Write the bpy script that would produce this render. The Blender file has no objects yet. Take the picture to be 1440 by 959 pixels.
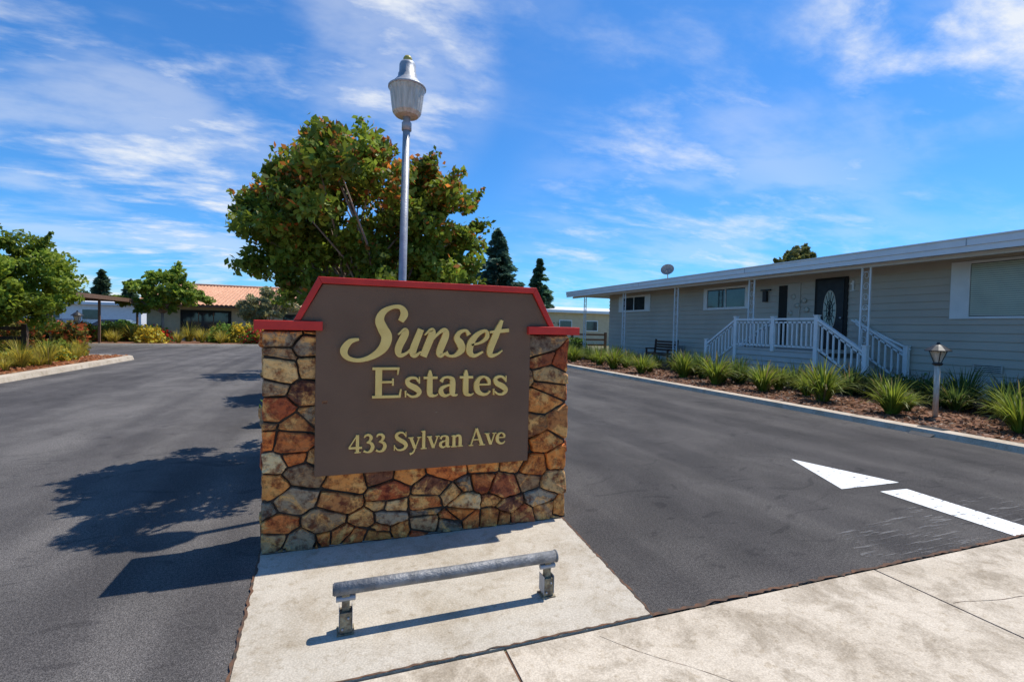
import bpy, math, random
import numpy as np
from mathutils import Vector, Matrix
random.seed(7); rng=np.random.default_rng(7)
scene=bpy.context.scene
COL=scene.collection
# ------------------------------------------------------------------ materials
def nt(m): return m.node_tree.nodes, m.node_tree.links
def mat(name,c1,c2=None,scale=4.0,rough=0.8,bump=0.0,bscale=None,metal=0.0,detail=4,lo=0.35,hi=0.65,stretch=(1,1,1),spec=0.3):
    m=bpy.data.materials.new(name); m.use_nodes=True; n,l=nt(m); b=n["Principled BSDF"]
    b.inputs["Roughness"].default_value=rough; b.inputs["Metallic"].default_value=metal
    b.inputs["Specular IOR Level"].default_value=spec
    tc=n.new("ShaderNodeTexCoord"); mp=n.new("ShaderNodeMapping"); mp.inputs["Scale"].default_value=stretch
    l.new(tc.outputs["Object"],mp.inputs[0])
    if c2 is None: c2=tuple(x*0.82 for x in c1)
    no=n.new("ShaderNodeTexNoise"); no.inputs["Scale"].default_value=scale; no.inputs["Detail"].default_value=detail
    l.new(mp.outputs[0],no.inputs["Vector"])
    r=n.new("ShaderNodeValToRGB"); r.color_ramp.elements[0].position=lo; r.color_ramp.elements[1].position=hi
    r.color_ramp.elements[0].color=(*c1,1); r.color_ramp.elements[1].color=(*c2,1)
    l.new(no.outputs["Fac"],r.inputs[0]); l.new(r.outputs[0],b.inputs["Base Color"])
    if bump:
        n2=n.new("ShaderNodeTexNoise"); n2.inputs["Scale"].default_value=bscale or scale*6; n2.inputs["Detail"].default_value=2
        l.new(mp.outputs[0],n2.inputs["Vector"])
        bp=n.new("ShaderNodeBump"); bp.inputs["Strength"].default_value=bump; bp.inputs["Distance"].default_value=0.02
        l.new(n2.outputs["Fac"],bp.inputs["Height"]); l.new(bp.outputs[0],b.inputs["Normal"])
    return m
def attr_mat(name,rough=0.6,trans=0.0,bump=0.0,mott=None,spec=0.3):
    m=bpy.data.materials.new(name); m.use_nodes=True; n,l=nt(m); b=n["Principled BSDF"]
    b.inputs["Roughness"].default_value=rough; b.inputs["Specular IOR Level"].default_value=spec
    a=n.new("ShaderNodeAttribute"); a.attribute_name="Col"; src=a.outputs["Color"]
    tc=n.new("ShaderNodeTexCoord")
    if mott:
        no=n.new("ShaderNodeTexNoise"); no.inputs["Scale"].default_value=mott[0]; no.inputs["Detail"].default_value=8; no.inputs["Roughness"].default_value=0.68
        no.inputs["Distortion"].default_value=1.2
        l.new(tc.outputs["Object"],no.inputs["Vector"])
        r=n.new("ShaderNodeValToRGB"); r.color_ramp.elements[0].position=0.51; r.color_ramp.elements[1].position=0.61
        l.new(no.outputs["Fac"],r.inputs[0])
        mx=n.new("ShaderNodeMixRGB"); mx.blend_type='MIX'; l.new(r.outputs[0],mx.inputs[0]); l.new(src,mx.inputs[1]); mx.inputs[2].default_value=(*mott[1],1)
        no2=n.new("ShaderNodeTexNoise"); no2.inputs["Scale"].default_value=mott[0]*3.1; no2.inputs["Detail"].default_value=9; no2.inputs["Roughness"].default_value=0.7
        l.new(tc.outputs["Object"],no2.inputs["Vector"])
        r2=n.new("ShaderNodeValToRGB"); r2.color_ramp.elements[0].position=0.38; r2.color_ramp.elements[1].position=0.54
        r2.color_ramp.elements[0].color=(0.30,0.12,0.07,1); r2.color_ramp.elements[1].color=(1.15,1.10,1.04,1)
        l.new(no2.outputs["Fac"],r2.inputs[0])
        m2=n.new("ShaderNodeMixRGB"); m2.blend_type='MULTIPLY'; m2.inputs[0].default_value=0.92; l.new(mx.outputs[0],m2.inputs[1]); l.new(r2.outputs[0],m2.inputs[2])
        src=m2.outputs[0]
    l.new(src,b.inputs["Base Color"])
    if bump:
        n2=n.new("ShaderNodeTexNoise"); n2.inputs["Scale"].default_value=20; n2.inputs["Detail"].default_value=8; n2.inputs["Roughness"].default_value=.65
        l.new(tc.outputs["Object"],n2.inputs["Vector"])
        bp=n.new("ShaderNodeBump"); bp.inputs["Strength"].default_value=bump; bp.inputs["Distance"].default_value=0.03
        l.new(n2.outputs["Fac"],bp.inputs["Height"]); l.new(bp.outputs[0],b.inputs["Normal"])
    if trans:
        t=n.new("ShaderNodeBsdfTranslucent"); l.new(src,t.inputs[0]); ms=n.new("ShaderNodeMixShader"); ms.inputs[0].default_value=trans
        l.new(b.outputs[0],ms.inputs[1]); l.new(t.outputs[0],ms.inputs[2]); l.new(ms.outputs[0],n["Material Output"].inputs[0])
    return m
M={}
M['leaf']=attr_mat("leaf_foliage",0.5,0.45)
M['stone']=attr_mat("ledge_stone",0.65,0,1.0,(5.0,(0.86,0.44,0.13)),spec=.4)
M['mortar']=mat("mortar",(0.05,0.032,0.022),(0.085,0.058,0.04),20,0.95,0.5,80)
M['panel']=mat("bronze_panel_paint",(0.19,0.103,0.06),(0.22,0.12,0.07),3,0.75,0.35,220)
M['gold']=mat("gold_letters",(0.98,0.64,0.19),(0.88,0.55,0.15),9,0.45,0,spec=0.4)
M['red']=mat("red_trim_paint",(0.74,0.045,0.03),(0.58,0.035,0.025),5,0.5,0.15,60)
M['bark']=mat("bark",(0.24,0.17,0.12),(0.38,0.29,0.22),9,0.9,0.6,30,stretch=(1,1,0.3))
M['galv']=mat("galvanised_steel",(0.42,0.43,0.45),(0.32,0.33,0.35),12,0.45,0.1,60,metal=0.25)
M['pipe']=mat("grey_pipe_paint",(0.26,0.255,0.25),(0.17,0.168,0.165),16,0.55,0.35,70,metal=0.15,lo=.4,hi=.6)
M['rust']=mat("zinc_bracket",(0.38,0.33,0.22),(0.14,0.11,0.08),30,0.6,0.4,80,metal=0.4)
M['glasslamp']=mat("lamp_glass",(0.66,0.60,0.50),(0.48,0.42,0.33),14,0.25,0.3,60,spec=0.6,stretch=(3,3,.5))
M['amber']=mat("photocell",(0.55,0.45,0.10),None,5,0.4)
M['white']=mat("white_paint",(0.84,0.83,0.81),(0.77,0.76,0.74),4,0.5)
M['offwhite']=mat("awning_aluminium",(0.77,0.77,0.77),(0.71,0.71,0.71),3,0.45,spec=0.5)
M['siding']=mat("lap_siding",(0.56,0.485,0.395),(0.51,0.44,0.36),1.2,0.7,0.1,60)
M['skirt']=mat("skirting",(0.58,0.53,0.46),(0.46,0.42,0.365),5,0.8,0.6,18)
M['glass']=mat("window_glass",(0.03,0.035,0.04),(0.05,0.055,0.06),3,0.06,spec=0.8)
M['blind']=mat("window_blind",(0.54,0.57,0.46),(0.48,0.51,0.42),3,0.3)
M['black']=mat("black_metal",(0.02,0.02,0.022),(0.03,0.03,0.03),6,0.45)
M['wood']=mat("weathered_wood",(0.24,0.13,0.08),(0.15,0.09,0.055),6,0.8,0.4,30,stretch=(6,6,1))
M['benchwood']=mat("dark_bench_wood",(0.10,0.045,0.03),(0.06,0.03,0.02),6,0.6,0.2,30,stretch=(6,1,6))
M['cream']=mat("cream_stucco",(0.66,0.52,0.34),(0.58,0.46,0.30),3,0.9,0.3,40)
M['tile']=mat("terracotta_tile",(0.74,0.40,0.24),(0.52,0.26,0.15),3.5,0.85,0.2,20,stretch=(4,1,1))
M['mulch']=mat("mulch",(0.26,0.12,0.065),(0.12,0.06,0.035),9,0.95,1.0,25)
M['deckgrey']=mat("deck_grey_paint",(0.53,0.49,0.44),(0.46,0.43,0.39),2,0.7,0.1)
M['carpaint']=mat("car_paint_dark",(0.015,0.017,0.02),(0.02,0.02,0.025),3,0.2,spec=0.7)
M['dirt']=mat("dry_ground",(0.20,0.17,0.10),(0.10,0.12,0.05),0.3,0.95,0.5,8)
M['dark']=mat("shadowed_interior",(0.03,0.028,0.025),None,3,0.8)
def asphalt():
    m=bpy.data.materials.new("asphalt"); m.use_nodes=True; n,l=nt(m); b=n["Principled BSDF"]; b.inputs["Roughness"].default_value=0.88; b.inputs["Specular IOR Level"].default_value=0.2
    tc=n.new("ShaderNodeTexCoord")
    def noise(s,d,st=(1,1,1),rg=.5,dist=0):
        mp=n.new("ShaderNodeMapping"); mp.inputs["Scale"].default_value=st; l.new(tc.outputs["Object"],mp.inputs[0])
        x=n.new("ShaderNodeTexNoise"); x.noise_dimensions='2D'; x.inputs["Scale"].default_value=s; x.inputs["Detail"].default_value=d; x.inputs["Roughness"].default_value=rg; x.inputs["Distortion"].default_value=dist; l.new(mp.outputs[0],x.inputs["Vector"]); return x.outputs["Fac"]
    def ramp(f,p0,c0,p1,c1):
        r=n.new("ShaderNodeValToRGB"); e=r.color_ramp.elements; e[0].position=p0; e[1].position=p1; e[0].color=(*c0,1); e[1].color=(*c1,1); l.new(f,r.inputs[0]); return r.outputs[0]
    def mix(t,a,c):
        x=n.new("ShaderNodeMixRGB"); x.blend_type=t; x.inputs[0].default_value=1
        l.new(a,x.inputs[1]); l.new(c,x.inputs[2]); return x.outputs[0]
    base=ramp(noise(0.35,3,(1.6,0.35,1)),0.3,(0.076,0.069,0.066),0.7,(0.102,0.093,0.088))
    sx=n.new("ShaderNodeSeparateXYZ"); l.new(tc.outputs["Object"],sx.inputs[0])
    mrn=n.new("ShaderNodeMapRange"); mrn.inputs[1].default_value=-1; mrn.inputs[2].default_value=2; mrn.inputs[3].default_value=1.25; mrn.inputs[4].default_value=.86; l.new(sx.outputs[0],mrn.inputs[0])
    vm=n.new("ShaderNodeVectorMath"); vm.operation='SCALE'; l.new(base,vm.inputs[0]); l.new(mrn.outputs[0],vm.inputs["Scale"])
    c=mix('MULTIPLY',vm.outputs[0],ramp(noise(1.3,6,(1,0.6,1),.66),0.38,(0.78,0.78,0.78),0.62,(1.12,1.12,1.11)))
    c=mix('MULTIPLY',c,ramp(noise(190,1),0.3,(0.45,0.45,0.45),0.72,(1.7,1.69,1.66)))
    c=mix('MULTIPLY',c,ramp(noise(60,2),0.35,(0.80,0.80,0.80),0.68,(1.22,1.22,1.21)))
    c=mix('MULTIPLY',c,ramp(noise(1.1,1,(1.4,0.05,1)),0.40,(0.80,0.80,0.81),0.58,(1.05,1.05,1.04)))
    c=mix('MULTIPLY',c,ramp(noise(2.6,5,(0.5,1.2,1),.6,2.5),0.60,(1,1,1),0.70,(0.72,0.72,0.73)))
    l.new(c,b.inputs["Base Color"])
    bp=n.new("ShaderNodeBump"); bp.inputs["Strength"].default_value=0.7; bp.inputs["Distance"].default_value=0.006
    l.new(noise(150,2),bp.inputs["Height"]); l.new(bp.outputs[0],b.inputs["Normal"])
    return m
M['asphalt']=asphalt()
def concrete(name,c0,c1,stain=0.7):
    m=bpy.data.materials.new(name); m.use_nodes=True; n,l=nt(m); b=n["Principled BSDF"]; b.inputs["Roughness"].default_value=0.9
    tc=n.new("ShaderNodeTexCoord")
    def noise(s,d,rg=.55,dist=0):
        x=n.new("ShaderNodeTexNoise"); x.inputs["Scale"].default_value=s; x.inputs["Detail"].default_value=d; x.inputs["Roughness"].default_value=rg; x.inputs["Distortion"].default_value=dist; l.new(tc.outputs["Object"],x.inputs["Vector"]); return x.outputs["Fac"]
    def ramp(f,p0,a,p1,c):
        r=n.new("ShaderNodeValToRGB"); e=r.color_ramp.elements; e[0].position=p0; e[1].position=p1; e[0].color=(*a,1); e[1].color=(*c,1); l.new(f,r.inputs[0]); return r.outputs[0]
    def mul(a,c):
        x=n.new("ShaderNodeMixRGB"); x.blend_type='MULTIPLY'; x.inputs[0].default_value=1; l.new(a,x.inputs[1]); l.new(c,x.inputs[2]); return x.outputs[0]
    c=ramp(noise(1.2,6,.65),0.36,c0,0.64,c1)
    c=mul(c,ramp(noise(3.2,8,.75,.4),0.38,(stain,stain*0.96,stain*0.90),0.54,(1.03,1.03,1.03)))
    c=mul(c,ramp(noise(16,5,.7),0.34,(0.80,0.77,0.72),0.46,(1,1,1)))
    c=mul(c,ramp(noise(120,2),0.3,(0.78,0.77,0.76),0.7,(1.14,1.14,1.14)))
    l.new(c,b.inputs["Base Color"])
    bp=n.new("ShaderNodeBump"); bp.inputs["Strength"].default_value=0.4; bp.inputs["Distance"].default_value=0.004
    l.new(noise(90,3),bp.inputs["Height"]); l.new(bp.outputs[0],b.inputs["Normal"])
    return m
M['conc']=concrete("concrete_apron",(0.50,0.42,0.315),(0.61,0.525,0.41),0.64)
M['pad']=concrete("concrete_pad",(0.46,0.405,0.32),(0.53,0.47,0.38),0.84)
M['kerb']=concrete("concrete_kerb",(0.47,0.39,0.29),(0.57,0.48,0.37),0.8)
def worn_paint(name,thr,col=(0.76,0.76,0.74),amax=1.0,st=(0.35,1.6,1),sc=22):
    m=bpy.data.materials.new(name); m.use_nodes=True; n,l=nt(m); b=n["Principled BSDF"]; b.inputs["Roughness"].default_value=0.7
    b.inputs["Base Color"].default_value=(*col,1)
    tc=n.new("ShaderNodeTexCoord"); x=n.new("ShaderNodeTexNoise"); x.inputs["Scale"].default_value=sc; x.inputs["Detail"].default_value=8; x.inputs["Roughness"].default_value=.7
    mp=n.new("ShaderNodeMapping"); mp.inputs["Scale"].default_value=st; l.new(tc.outputs["Object"],mp.inputs[0]); l.new(mp.outputs[0],x.inputs["Vector"])
    r=n.new("ShaderNodeMapRange"); r.inputs[1].default_value=thr-0.03; r.inputs[2].default_value=thr+0.03; r.inputs[4].default_value=amax; l.new(x.outputs["Fac"],r.inputs[0])
    l.new(r.outputs[0],b.inputs["Alpha"]); return m
M['mark']=worn_paint("road_marking_paint",0.40)
M['ghost']=worn_paint("worn_marking_paint",0.575,(0.30,0.285,0.27),0.35,(0.16,2.2,1),14)
M['joint']=mat("joint_dirt",(0.16,0.08,0.045),(0.06,0.05,0.04),14,0.95)

# ------------------------------------------------------------------ builders
class MB:
    def __init__(s): s.v=[];s.f=[];s.mi=[];s.mats=[];s.c=[];s.sm=[]
    def m(s,k):
        k=M[k] if isinstance(k,str) else k
        if k not in s.mats: s.mats.append(k)
        return s.mats.index(k)
    def add(s,vs,fs,k,col=None,smooth=False):
        o=len(s.v); s.v+= [tuple(x) for x in vs]; i=s.m(k)
        for f in fs: s.f.append(tuple(o+j for j in f)); s.mi.append(i); s.sm.append(smooth)
        s.c+=[col or (1,1,1)]*len(vs)
    def box(s,x0,x1,y0,y1,z0,z1,k,col=None):
        v=[(x0,y0,z0),(x1,y0,z0),(x1,y1,z0),(x0,y1,z0),(x0,y0,z1),(x1,y0,z1),(x1,y1,z1),(x0,y1,z1)]
        s.add(v,[(0,3,2,1),(4,5,6,7),(0,1,5,4),(1,2,6,5),(2,3,7,6),(3,0,4,7)],k,col)
    def beam(s,a,b,w,h,k):
        a=Vector(a);b=Vector(b);d=(b-a).normalized(); up=Vector((0,0,1))
        if abs(d.z)>0.95: up=Vector((0,1,0))
        sd=d.cross(up).normalized(); u=sd.cross(d)
        vs=[p+sd*i*w/2+u*j*h/2 for p in (a,b) for i,j in((-1,-1),(1,-1),(1,1),(-1,1))]
        s.add(vs,[(0,1,2,3),(7,6,5,4),(0,4,5,1),(1,5,6,2),(2,6,7,3),(3,7,4,0)],k)
    def prism(s,poly,z0,z1,k):
        n=len(poly); v=[(x,y,z0) for x,y in poly]+[(x,y,z1) for x,y in poly]
        s.add(v,[tuple(range(n-1,-1,-1)),tuple(range(n,2*n))]+[(i,(i+1)%n,n+(i+1)%n,n+i) for i in range(n)],k)
    def prismY(s,poly,y0,y1,k):
        n=len(poly); v=[(x,y0,z) for x,z in poly]+[(x,y1,z) for x,z in poly]
        s.add(v,[tuple(range(n)),tuple(range(2*n-1,n-1,-1))]+[(i,n+i,n+(i+1)%n,(i+1)%n) for i in range(n)],k)
    def tube(s,path,rad,k,n=8,smooth=True,cap=True):
        P=[Vector(p) for p in path]; vs=[]; prev=None
        for i,p in enumerate(P):
            d=(P[min(i+1,len(P)-1)]-P[max(i-1,0)]).normalized()
            if prev is None:
                a=Vector((1,0,0)) if abs(d.x)<0.8 else Vector((0,1,0))
            else: a=prev
            u=(a-d*a.dot(d)).normalized(); w=d.cross(u); prev=u
            r=rad[i] if isinstance(rad,(list,tuple)) else rad
            vs+=[p+(u*math.cos(t)+w*math.sin(t))*r for t in [2*math.pi*j/n for j in range(n)]]
        fs=[]
        for i in range(len(P)-1):
            for j in range(n): fs.append((i*n+j,i*n+(j+1)%n,(i+1)*n+(j+1)%n,(i+1)*n+j))
        if cap: fs+=[tuple(range(n-1,-1,-1)),tuple(range((len(P)-1)*n,len(P)*n))]
        s.add(vs,fs,k,smooth=smooth)
    def lathe(s,cx,cy,prof,k,n=24,smooth=True):
        s.tube([(cx,cy,z+i*1e-5) for i,(r,z) in enumerate(prof)],[r for r,z in prof],k,n,smooth)
    def obj(s,name,parent=None,loc=None):
        me=bpy.data.meshes.new(name); me.from_pydata(s.v,[],s.f)
        for k in s.mats: me.materials.append(k)
        me.polygons.foreach_set("material_index",s.mi); me.polygons.foreach_set("use_smooth",s.sm)
        ca=me.color_attributes.new("Col",'FLOAT_COLOR','POINT')
        ca.data.foreach_set("color",[c for t in s.c for c in (t[0],t[1],t[2],1)])
        me.update(); o=bpy.data.objects.new(name,me); COL.objects.link(o)
        if parent: o.parent=parent
        if loc: o.location=loc
        return o
def grp(name):
    o=bpy.data.objects.new(name,None); COL.objects.link(o); o.empty_display_size=0.2; return o

def leaf_mesh(name,C,size,colors,elong=1.7,parent=None,mat_='leaf',flat=0.0,dirs=None):
    N=len(C); C=np.asarray(C,float)
    a=rng.normal(size=(N,3)) if dirs is None else np.asarray(dirs,float)+rng.normal(size=(N,3))*0.25
    a/=np.linalg.norm(a,axis=1)[:,None]
    b=rng.normal(size=(N,3)); b[:,2]*= (1-flat); a2=a.copy()
    b-= a2*np.sum(a2*b,axis=1)[:,None]; b/=np.linalg.norm(b,axis=1)[:,None]
    s=(size*(0.6+0.8*rng.random(N)))[:,None] if np.isscalar(size) else np.asarray(size)[:,None]
    A=a*s*elong*0.5; B=b*s*0.5
    nrm=np.cross(a,b)*s*0.12
    V=np.stack([C-A,C+B*1.0-A*0.1+nrm,C+A,C-B*1.0-A*0.1+nrm],axis=1).reshape(-1,3)
    me=bpy.data.meshes.new(name); me.vertices.add(4*N); me.vertices.foreach_set("co",V.ravel())
    me.loops.add(4*N); me.loops.foreach_set("vertex_index",np.arange(4*N)); me.polygons.add(N)
    me.polygons.foreach_set("loop_start",np.arange(0,4*N,4)); me.polygons.foreach_set("loop_total",np.full(N,4))
    me.update(calc_edges=True); me.materials.append(M[mat_])
    ca=me.color_attributes.new("Col",'FLOAT_COLOR','POINT')
    cc=np.ones((N,4)); cc[:,:3]=colors; ca.data.foreach_set("color",np.repeat(cc,4,axis=0).ravel())
    o=bpy.data.objects.new(name,me); COL.objects.link(o)
    if parent: o.parent=parent
    return o

def tree(name,base,trunk_h,lobes,nclump,nleaf,lsize,cr,green,top=None,ztop=(0,1),trunk_r=0.08,avoid=None,limbs=26,multi=3,sprigs=0,pk=0.45,sl=1.3):
    g=grp(name); b=MB(); bx,by,bz=base
    cl=[]
    w=np.array([l[3]*l[4]*l[5] for l in lobes]); w=w**0.6; w/=w.sum()
    while len(cl)<nclump:
        l=lobes[rng.choice(len(lobes),p=w)]
        d=rng.normal(size=3); d/=np.linalg.norm(d); rr=(0.45+0.6*rng.random())**0.7
        p=np.array(l[:3])+d*rr*np.array(l[3:6])
        if avoid and avoid(p): continue
        cl.append(p)
    cl=np.array(cl)
    for t in range(multi):
        ang=t*2*math.pi/multi+0.5; r0=0.12 if multi>1 else 0
        s0=Vector((bx+math.cos(ang)*r0,by+math.sin(ang)*r0,bz)); s1=Vector((bx+math.cos(ang)*r0*3.2,by+math.sin(ang)*r0*3.2,bz+trunk_h))
        mid=(s0+s1)/2+Vector((random.uniform(-.05,.05),random.uniform(-.05,.05),0))
        b.tube([s0,mid,s1],[trunk_r*1.15,trunk_r,trunk_r*0.8],'bark',8)
        for i in rng.choice(len(cl),max(4,limbs//multi),replace=False):
            e=Vector(cl[i]); m_=s1.lerp(e,0.5)+Vector((0,0,0.12*(e-s1).length))
            b.tube([s1,s1.lerp(m_,0.55),m_,e],[trunk_r*0.6,trunk_r*0.42,trunk_r*0.28,trunk_r*0.1],'bark',5)
    b.obj("trunk_and_limbs",g)
    idx=rng.integers(0,len(cl),nleaf)
    sc=cr*(0.45+0.85*rng.random(len(cl)))
    d=rng.normal(size=(nleaf,3)); d/=np.linalg.norm(d,axis=1)[:,None]; d*=(rng.random(nleaf)**0.45)[:,None]; d[:,2]*=0.7
    C=cl[idx]+d*sc[idx][:,None]
    if sprigs:
        cen=np.mean(cl,axis=0); ks=rng.integers(0,len(cl),sprigs); SP=[];SI=[]
        for k in ks:
            o=cl[k]-cen; o/=np.linalg.norm(o); o=o+np.array([0,0,0.55])+rng.normal(size=3)*.3; o/=np.linalg.norm(o)
            m_=55; t=rng.random(m_)*cr*sl*rng.uniform(.6,1.25); th=(0.33*cr*(1-t/(cr*sl*1.35)))[:,None]
            SP.append(cl[k]+o*t[:,None]+rng.normal(size=(m_,3))*th); SI.append(np.full(m_,k))
        C=np.concatenate([C]+SP); idx=np.concatenate([idx]+SI)
    if avoid:
        keep=np.array([not avoid(p) for p in C]); C=C[keep]; idx=idx[keep]
    br=(0.7+0.65*rng.random(len(cl)))[idx]
    base_c=np.array(green)[None,:]*np.ones((len(C),1))
    yel=rng.random(len(C))[:,None]; base_c=base_c*(1-0.45*yel)+np.array([green[0]*2.0,green[1]*1.4,green[2]*0.8])[None,:]*0.45*yel
    if top is not None:
        h=np.clip((C[:,2]-ztop[0])/(ztop[1]-ztop[0]),0,1)
        pr=(0.03+pk*h**1.6)*(0.15+1.6*rng.random(len(cl))[idx]**1.7)
        f=(rng.random(len(C))<pr)
        base_c[f]=np.array(top)*(0.6+0.8*rng.random((f.sum(),1)))
    base_c*= (br*(0.75+0.5*rng.random(len(C))))[:,None]
    leaf_mesh("foliage",C,lsize,base_c,1.7,g)
    return g

def shrub(name,c,r,n,ls,green,g=None,flowers=None,box=False):
    if box: P=(rng.random((n,3))*2-1); k=np.argmax(np.abs(P)*np.array([1,1,1]),axis=1); P[np.arange(n),k]=np.sign(P[np.arange(n),k])*(0.8+0.25*rng.random(n))
    else:
        P=rng.normal(size=(n,3)); P/=np.linalg.norm(P,axis=1)[:,None]; P*=(0.55+0.45*rng.random(n)**0.6)[:,None]
        P*= (1+0.22*np.sin(P[:,[0]]*7+c[0])*np.cos(P[:,[1]]*6+c[1]))
    P[:,2]=np.abs(P[:,2]) if not box else P[:,2]*0.5+0.5
    C=np.array(c)+P*np.array(r)
    cc=np.array(green)[None,:]*(0.5+1.0*rng.random((n,1)))
    if flowers is not None:
        f=rng.random(n)<flowers[1]; cc[f]=np.array(flowers[0])
    return leaf_mesh(name,C,ls,cc,1.6)

def strap_plant_mesh(name,n,L,w,green,seed,spread=1.0):
    r=random.Random(seed); b=MB()
    for i in range(n):
        a=r.uniform(0,2*math.pi); lean=r.uniform(0.1,1.0)*spread; ln=L*r.uniform(0.65,1.1); ww=w*r.uniform(0.7,1.2)
        base=Vector((math.cos(a)*0.08*r.random(),math.sin(a)*0.08*r.random(),0))
        d=Vector((math.cos(a),math.sin(a),0)); sd=Vector((-d.y,d.x,0)).lerp(Vector((0,0,1)),0.15*r.random())
        k=r.uniform(0.5,1.35); yl=r.random()*0.5
        col=(green[0]*k*(1+yl*1.5),green[1]*k*(1+yl*0.6),green[2]*k)
        if r.random()<.06: col=(.30,.22,.10)
        vs=[]; S=6
        for j in range(S+1):
            t=j/S; el=math.radians(86)-lean*0.5-t*t*lean*1.7
            if j==0: p=base
            else: p=p+(d*math.cos(el)+Vector((0,0,1))*math.sin(el))*ln/S
            hw=ww*0.5*(1-t**2.2)+0.0008
            vs+=[p-sd*hw,p+sd*hw]
        b.add(vs,[(2*j,2*j+1,2*j+3,2*j+2) for j in range(S)],'leaf',col,True)
    me=b.obj(name); m=me.data; COL.objects.unlink(me); bpy.data.objects.remove(me); return m

# ------------------------------------------------------------------ ground
def sheet(name,poly,z,k):
    b=MB(); b.add([(x,y,z) for x,y in poly],[tuple(range(len(poly)))],k); return b.obj(name)
sheet("ground",[(-700,-300),(700,-300),(700,1100),(-700,1100)],-0.004,'dirt')
sheet("asphalt_road",[(-90,2.085),(8.45,2.085),(8.45,30),(14,33),(14,75),(-90,75)],0.002,'asphalt')
sheet("street_asphalt",[(-90,-16),(90,-16),(90,-0.9),(-90,-0.9)],0.002,'asphalt')
b=MB()
xs=[-40,-22,-16,-11,-6.8,-4.3,-1.75,0.75,3.25,5.85,8.4,11,14,18,25,40]
for a,c in zip(xs[:-1],xs[1:]):
    b.box(a+0.007,c-0.007,0.72,2.07,-0.05,0.006,'conc'); b.box(a+0.007,c-0.007,-0.9,0.706,-0.05,0.006,'conc')
b.box(-40,40,-0.9,2.07,-0.08,-0.001,'joint')
b.obj("concrete_sidewalk_apron")
b=MB(); b.prism([(-0.395,2.085),(1.575,2.085),(1.69,3.5),(-0.45,3.5)],-0.05,0.010,'pad')
b.obj("concrete_pad")
b=MB()
def ragged(p,q,w,seed,z,k='joint',wob=0):
    r=random.Random(seed); p=Vector((*p,0)); q=Vector((*q,0)); d=(q-p); n=int(d.length/0.03)+2; dn=d.normalized(); nn=Vector((-dn.y,dn.x,0))
    vs=[]; a1=r.uniform(0,6);a2=r.uniform(0,6)
    for i in range(n+1):
        s_=d.length*i/n
        c=p+d*i/n+nn*wob*(math.sin(s_*1.7+a1)+.5*math.sin(s_*4.1+a2)+.25*math.sin(s_*11+a1)); o=r.uniform(-.3,.3)*w
        vs+=[c+nn*(o-w*r.uniform(.1,.6))+Vector((0,0,z)),c+nn*(o+w*r.uniform(.1,.6))+Vector((0,0,z))]
    b.add(vs,[(2*i,2*i+2,2*i+3,2*i+1) for i in range(n)],k)
ragged((-14,2.088),(-0.4,2.088),0.03,1,0.012); ragged((-0.4,2.088),(1.57,2.088),0.014,4,0.014); ragged((1.57,2.088),(8.4,2.088),0.03,2,0.012)
ragged((-0.40,2.09),(-0.452,3.5),0.018,3,0.013); ragged((1.58,2.09),(1.695,3.5),0.016,5,0.013)
ragged((-.45,3.405),(1.70,3.405),0.014,6,0.0135)
ragged((3.27,1.62),(6.4,0.95),0.004,8,0.0075,'joint',.05); ragged((1.2,2.0),(2.1,1.2),0.003,9,0.0075,'joint',.04)
b.obj("joint_dirt_line")
b=MB(); b.add([(5.12,4.25,.006),(4.63,3.28,.006),(5.43,3.26,.006)],[(0,1,2)],'mark')
b.add([(4.93,3.12,.006),(4.86,2.10,.006),(5.19,2.10,.006),(5.28,3.10,.006)],[(0,1,2,3)],'mark'); b.obj("road_arrow_marking")
b=MB(); b.add([(3.3,2.12,.0065),(4.75,2.12,.0065),(4.8,2.75,.0065),(3.6,2.6,.0065)],[(0,1,2,3)],'ghost')
b.add([(5.22,2.12,.0065),(5.8,2.12,.0065),(5.9,2.7,.0065),(5.3,2.8,.0065)],[(0,1,2,3)],'ghost'); b.obj("worn_road_marking")

def inset(poly,d):
    n=len(poly); out=[]
    for i in range(n):
        p0=Vector(poly[i-1]);p1=Vector(poly[i]);p2=Vector(poly[(i+1)%n])
        a=(p1-p0).normalized();c=(p2-p1).normalized(); na=Vector((-a.y,a.x));nc=Vector((-c.y,c.x))
        m=(na+nc).normalized(); out.append(tuple(p1+m*d/max(0.4,m.dot(na))))
    return out
def bed(name,poly,kh=0.11,kw=0.3):
    g=grp(name); b=MB(); ins=inset(poly,kw); n=len(poly)
    ins1=inset(poly,0.05)
    vs=[(x,y,-0.02) for x,y in poly]+[(x,y,kh) for x,y in ins1]+[(x,y,kh) for x,y in ins]+[(x,y,-0.02) for x,y in ins]
    fs=[(k*n+i,k*n+(i+1)%n,(k+1)*n+(i+1)%n,(k+1)*n+i) for k in range(3) for i in range(n)]
    b.add(vs,fs,'kerb'); b.obj("kerb",g)
    b=MB(); b.add([(x,y,kh-0.012) for x,y in inset(poly,kw-0.01)],[tuple(range(n))],'mulch'); b.obj("mulch_bed",g); return g
def arc(cx,cy,r,a0,a1,n=8): return [(cx+r*math.cos(math.radians(a0+(a1-a0)*i/n)),cy+r*math.sin(math.radians(a0+(a1-a0)*i/n))) for i in range(n+1)]
g=bed("planting_bed",[(8.42,2.4),(9.2,1.9),(14.4,1.9),(14.4,29),(8.42,29)],0.09,0.32)
b=MB(); b.add([(8.34,4.62,.004),(8.34,4.92,.004),(8.62,4.95,.099),(8.62,4.60,.099)],[(0,3,2,1)],'black'); b.box(8.62,8.78,4.6,4.95,.0905,.099,'black')
for y in (5.9,8.9,11.9,14.9,17.9,20.9,23.9): b.box(8.472,8.738,y,y+.012,.088,.0915,'joint')
b.obj("drain_cover_and_joints",g)
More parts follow.
